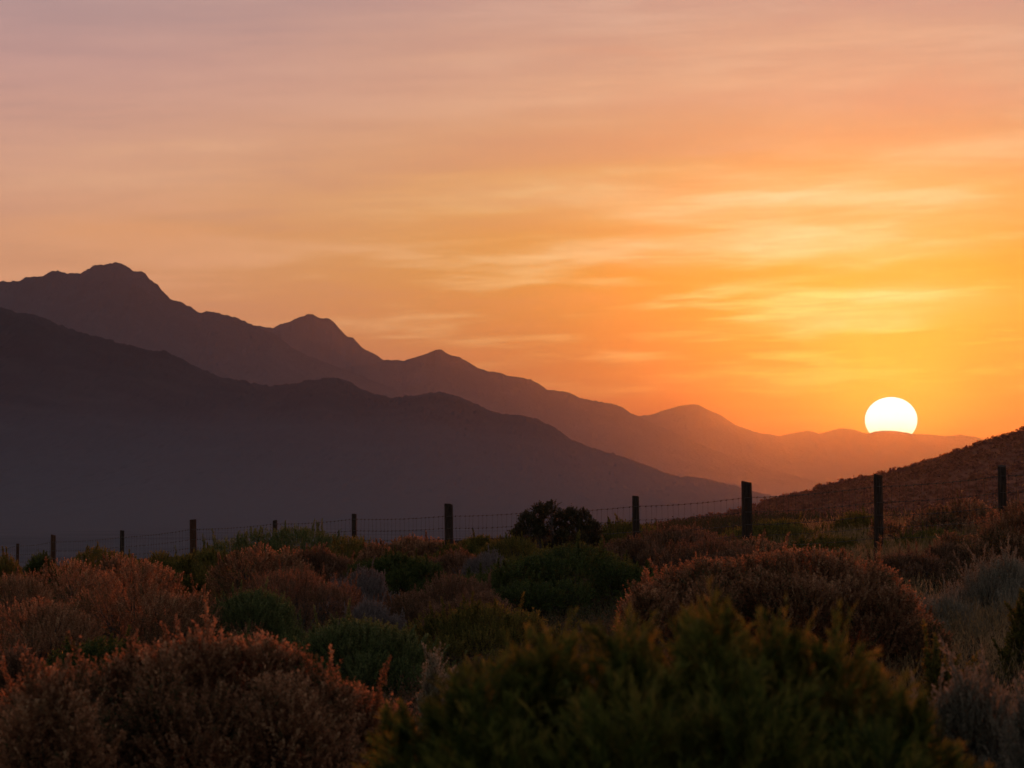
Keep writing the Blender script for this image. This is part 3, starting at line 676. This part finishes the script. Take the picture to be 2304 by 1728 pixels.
# the larger banks of cirrus: azimuth, elevation, spread, depth, amount (degrees)
wz = N.new('ShaderNodeCombineXYZ'); Lk.new(mth('DIVIDE', az, 2.4), wz.inputs[0]); Lk.new(mth('DIVIDE', el, .5), wz.inputs[1])
wn = N.new('ShaderNodeTexNoise'); wn.inputs['Scale'].default_value = 1.0; wn.inputs['Detail'].default_value = 5; Lk.new(wz.outputs[0], wn.inputs['Vector'])
wsep = N.new('ShaderNodeSeparateColor'); Lk.new(wn.outputs['Color'], wsep.inputs[0])
azw = mth('ADD', az, mth('MULTIPLY', mth('SUBTRACT', wsep.outputs[0], .5), 3.0)); elw = mth('ADD', el, mth('MULTIPLY', mth('SUBTRACT', wsep.outputs[1], .5), .75))
def bank(a0, e0, sx, sy, amt, tilt=.03):
    da = mth('DIVIDE', mth('SUBTRACT', azw, a0), sx)
    db = mth('DIVIDE', mth('SUBTRACT', mth('SUBTRACT', elw, e0), mth('MULTIPLY', mth('SUBTRACT', az, a0), tilt)), sy)
    return mth('MULTIPLY', mth('EXPONENT', mth('MULTIPLY', mth('ADD', mth('MULTIPLY', da, da), mth('MULTIPLY', db, db)), -1.0)), amt)
def total(bs):
    t = bank(*bs[0])
    for b_ in bs[1:]: t = mth('ADD', t, bank(*b_))
    return mth('MINIMUM', mth('MULTIPLY', mth('MULTIPLY', t, mapr(ssum, .36, .62, .45, 1.1)), mapr(s3, .36, .64, .78, 1.1)), 1.0)
pale = total([(6.1, 5.95, 3.4, .50, 1.0), (1.2, 6.15, 3.0, .28, .55), (6.3, 5.15, 2.6, .36, .95), (2.4, 5.0, 2.0, .25, .4), (7.4, 4.05, 1.7, .28, .75), (6.6, 3.65, 1.8, .18, .55), (9.2, 6.9, 2.0, .25, .6)])
peach = total([(5.7, 8.3, 4.5, .30, .6), (1.5, 8.2, 2.5, .3, .35), (6.4, 9.2, 3.6, .40, .5), (-6.4, 7.0, 2.2, .12, .6), (-7.9, 6.36, 2.2, .16, .6), (-1.5, 9.0, 2.5, .4, .25)])
rose = total([(2.5, 7.1, 4.0, .38, .5), (8.6, 8.0, 2.5, .28, .45), (2.2, 9.0, 1.6, .12, .4)])
amber = total([(9.4, 5.4, 2.0, .18, .7), (7.0, 4.6, 4.5, .22, .95), (2.5, 5.45, 3.0, .16, .4), (-7, 5.4, 3, .3, .3)])
skyc = mix(mth('MULTIPLY', rose, .8), skyc, lin(222, 154, 120)); skyc = mix(mth('MULTIPLY', peach, .8), skyc, lin(234, 180, 140))
skyc = mix(mth('MULTIPLY', amber, .7), skyc, lin(232, 150, 50)); skyc = mix(mth('MULTIPLY', pale, .78), skyc, lin(255, 224, 170))
# away from the sunset the sky is the plain dusk sky
st = N.new('ShaderNodeTexSky'); st.sky_type = 'NISHITA'; st.sun_disc = False
st.sun_elevation = math.radians(SUN_EL); st.sun_rotation = math.radians(SUN_AZ); st.dust_density = 3.0; st.air_density = 1.2
dusk = mix(1.0, st.outputs[0], (.10, .10, .10, 1), 'MULTIPLY')
away = mth('MAXIMUM', mapr(u, 28, 85), mapr(el, 13, 58))
dusk = mix(1.0, dusk, (.13, .135, .17, 1), 'ADD')
skyc = mix(away, skyc, dusk)
bg = N.new('ShaderNodeBackground'); Lk.new(skyc, bg.inputs['Color']); bg.inputs['Strength'].default_value = 1.0
wo = N.new('ShaderNodeOutputWorld'); Lk.new(bg.outputs[0], wo.inputs['Surface'])
#ENDSKY

# ------------------------------------------------------------------ camera and render settings
cd = bpy.data.cameras.new('camera'); cam = bpy.data.objects.new('camera', cd); col.objects.link(cam)
cam.location = (0, 0, CAMZ); cam.rotation_euler = (math.pi / 2 + PITCH, 0, 0)
cd.sensor_width = 36.0; cd.lens = 36.0 * F / 2304.0; cd.clip_end = 200000; cd.clip_start = .1
cd.dof.use_dof = True; cd.dof.focus_distance = 40.0; cd.dof.aperture_fstop = 9.0
sc.camera = cam
sc.view_settings.view_transform = 'Standard'; sc.view_settings.look = 'None'
sc.view_settings.exposure = 0.0; sc.view_settings.gamma = 1.0
sc.render.engine = 'CYCLES'
cy = sc.cycles
cy.use_denoising = True; cy.denoiser = 'OPENIMAGEDENOISE'
cy.max_bounces = 5; cy.diffuse_bounces = 3; cy.glossy_bounces = 1; cy.transmission_bounces = 3; cy.transparent_max_bounces = 4; cy.volume_bounces = 0
cy.sample_clamp_indirect = 4.0
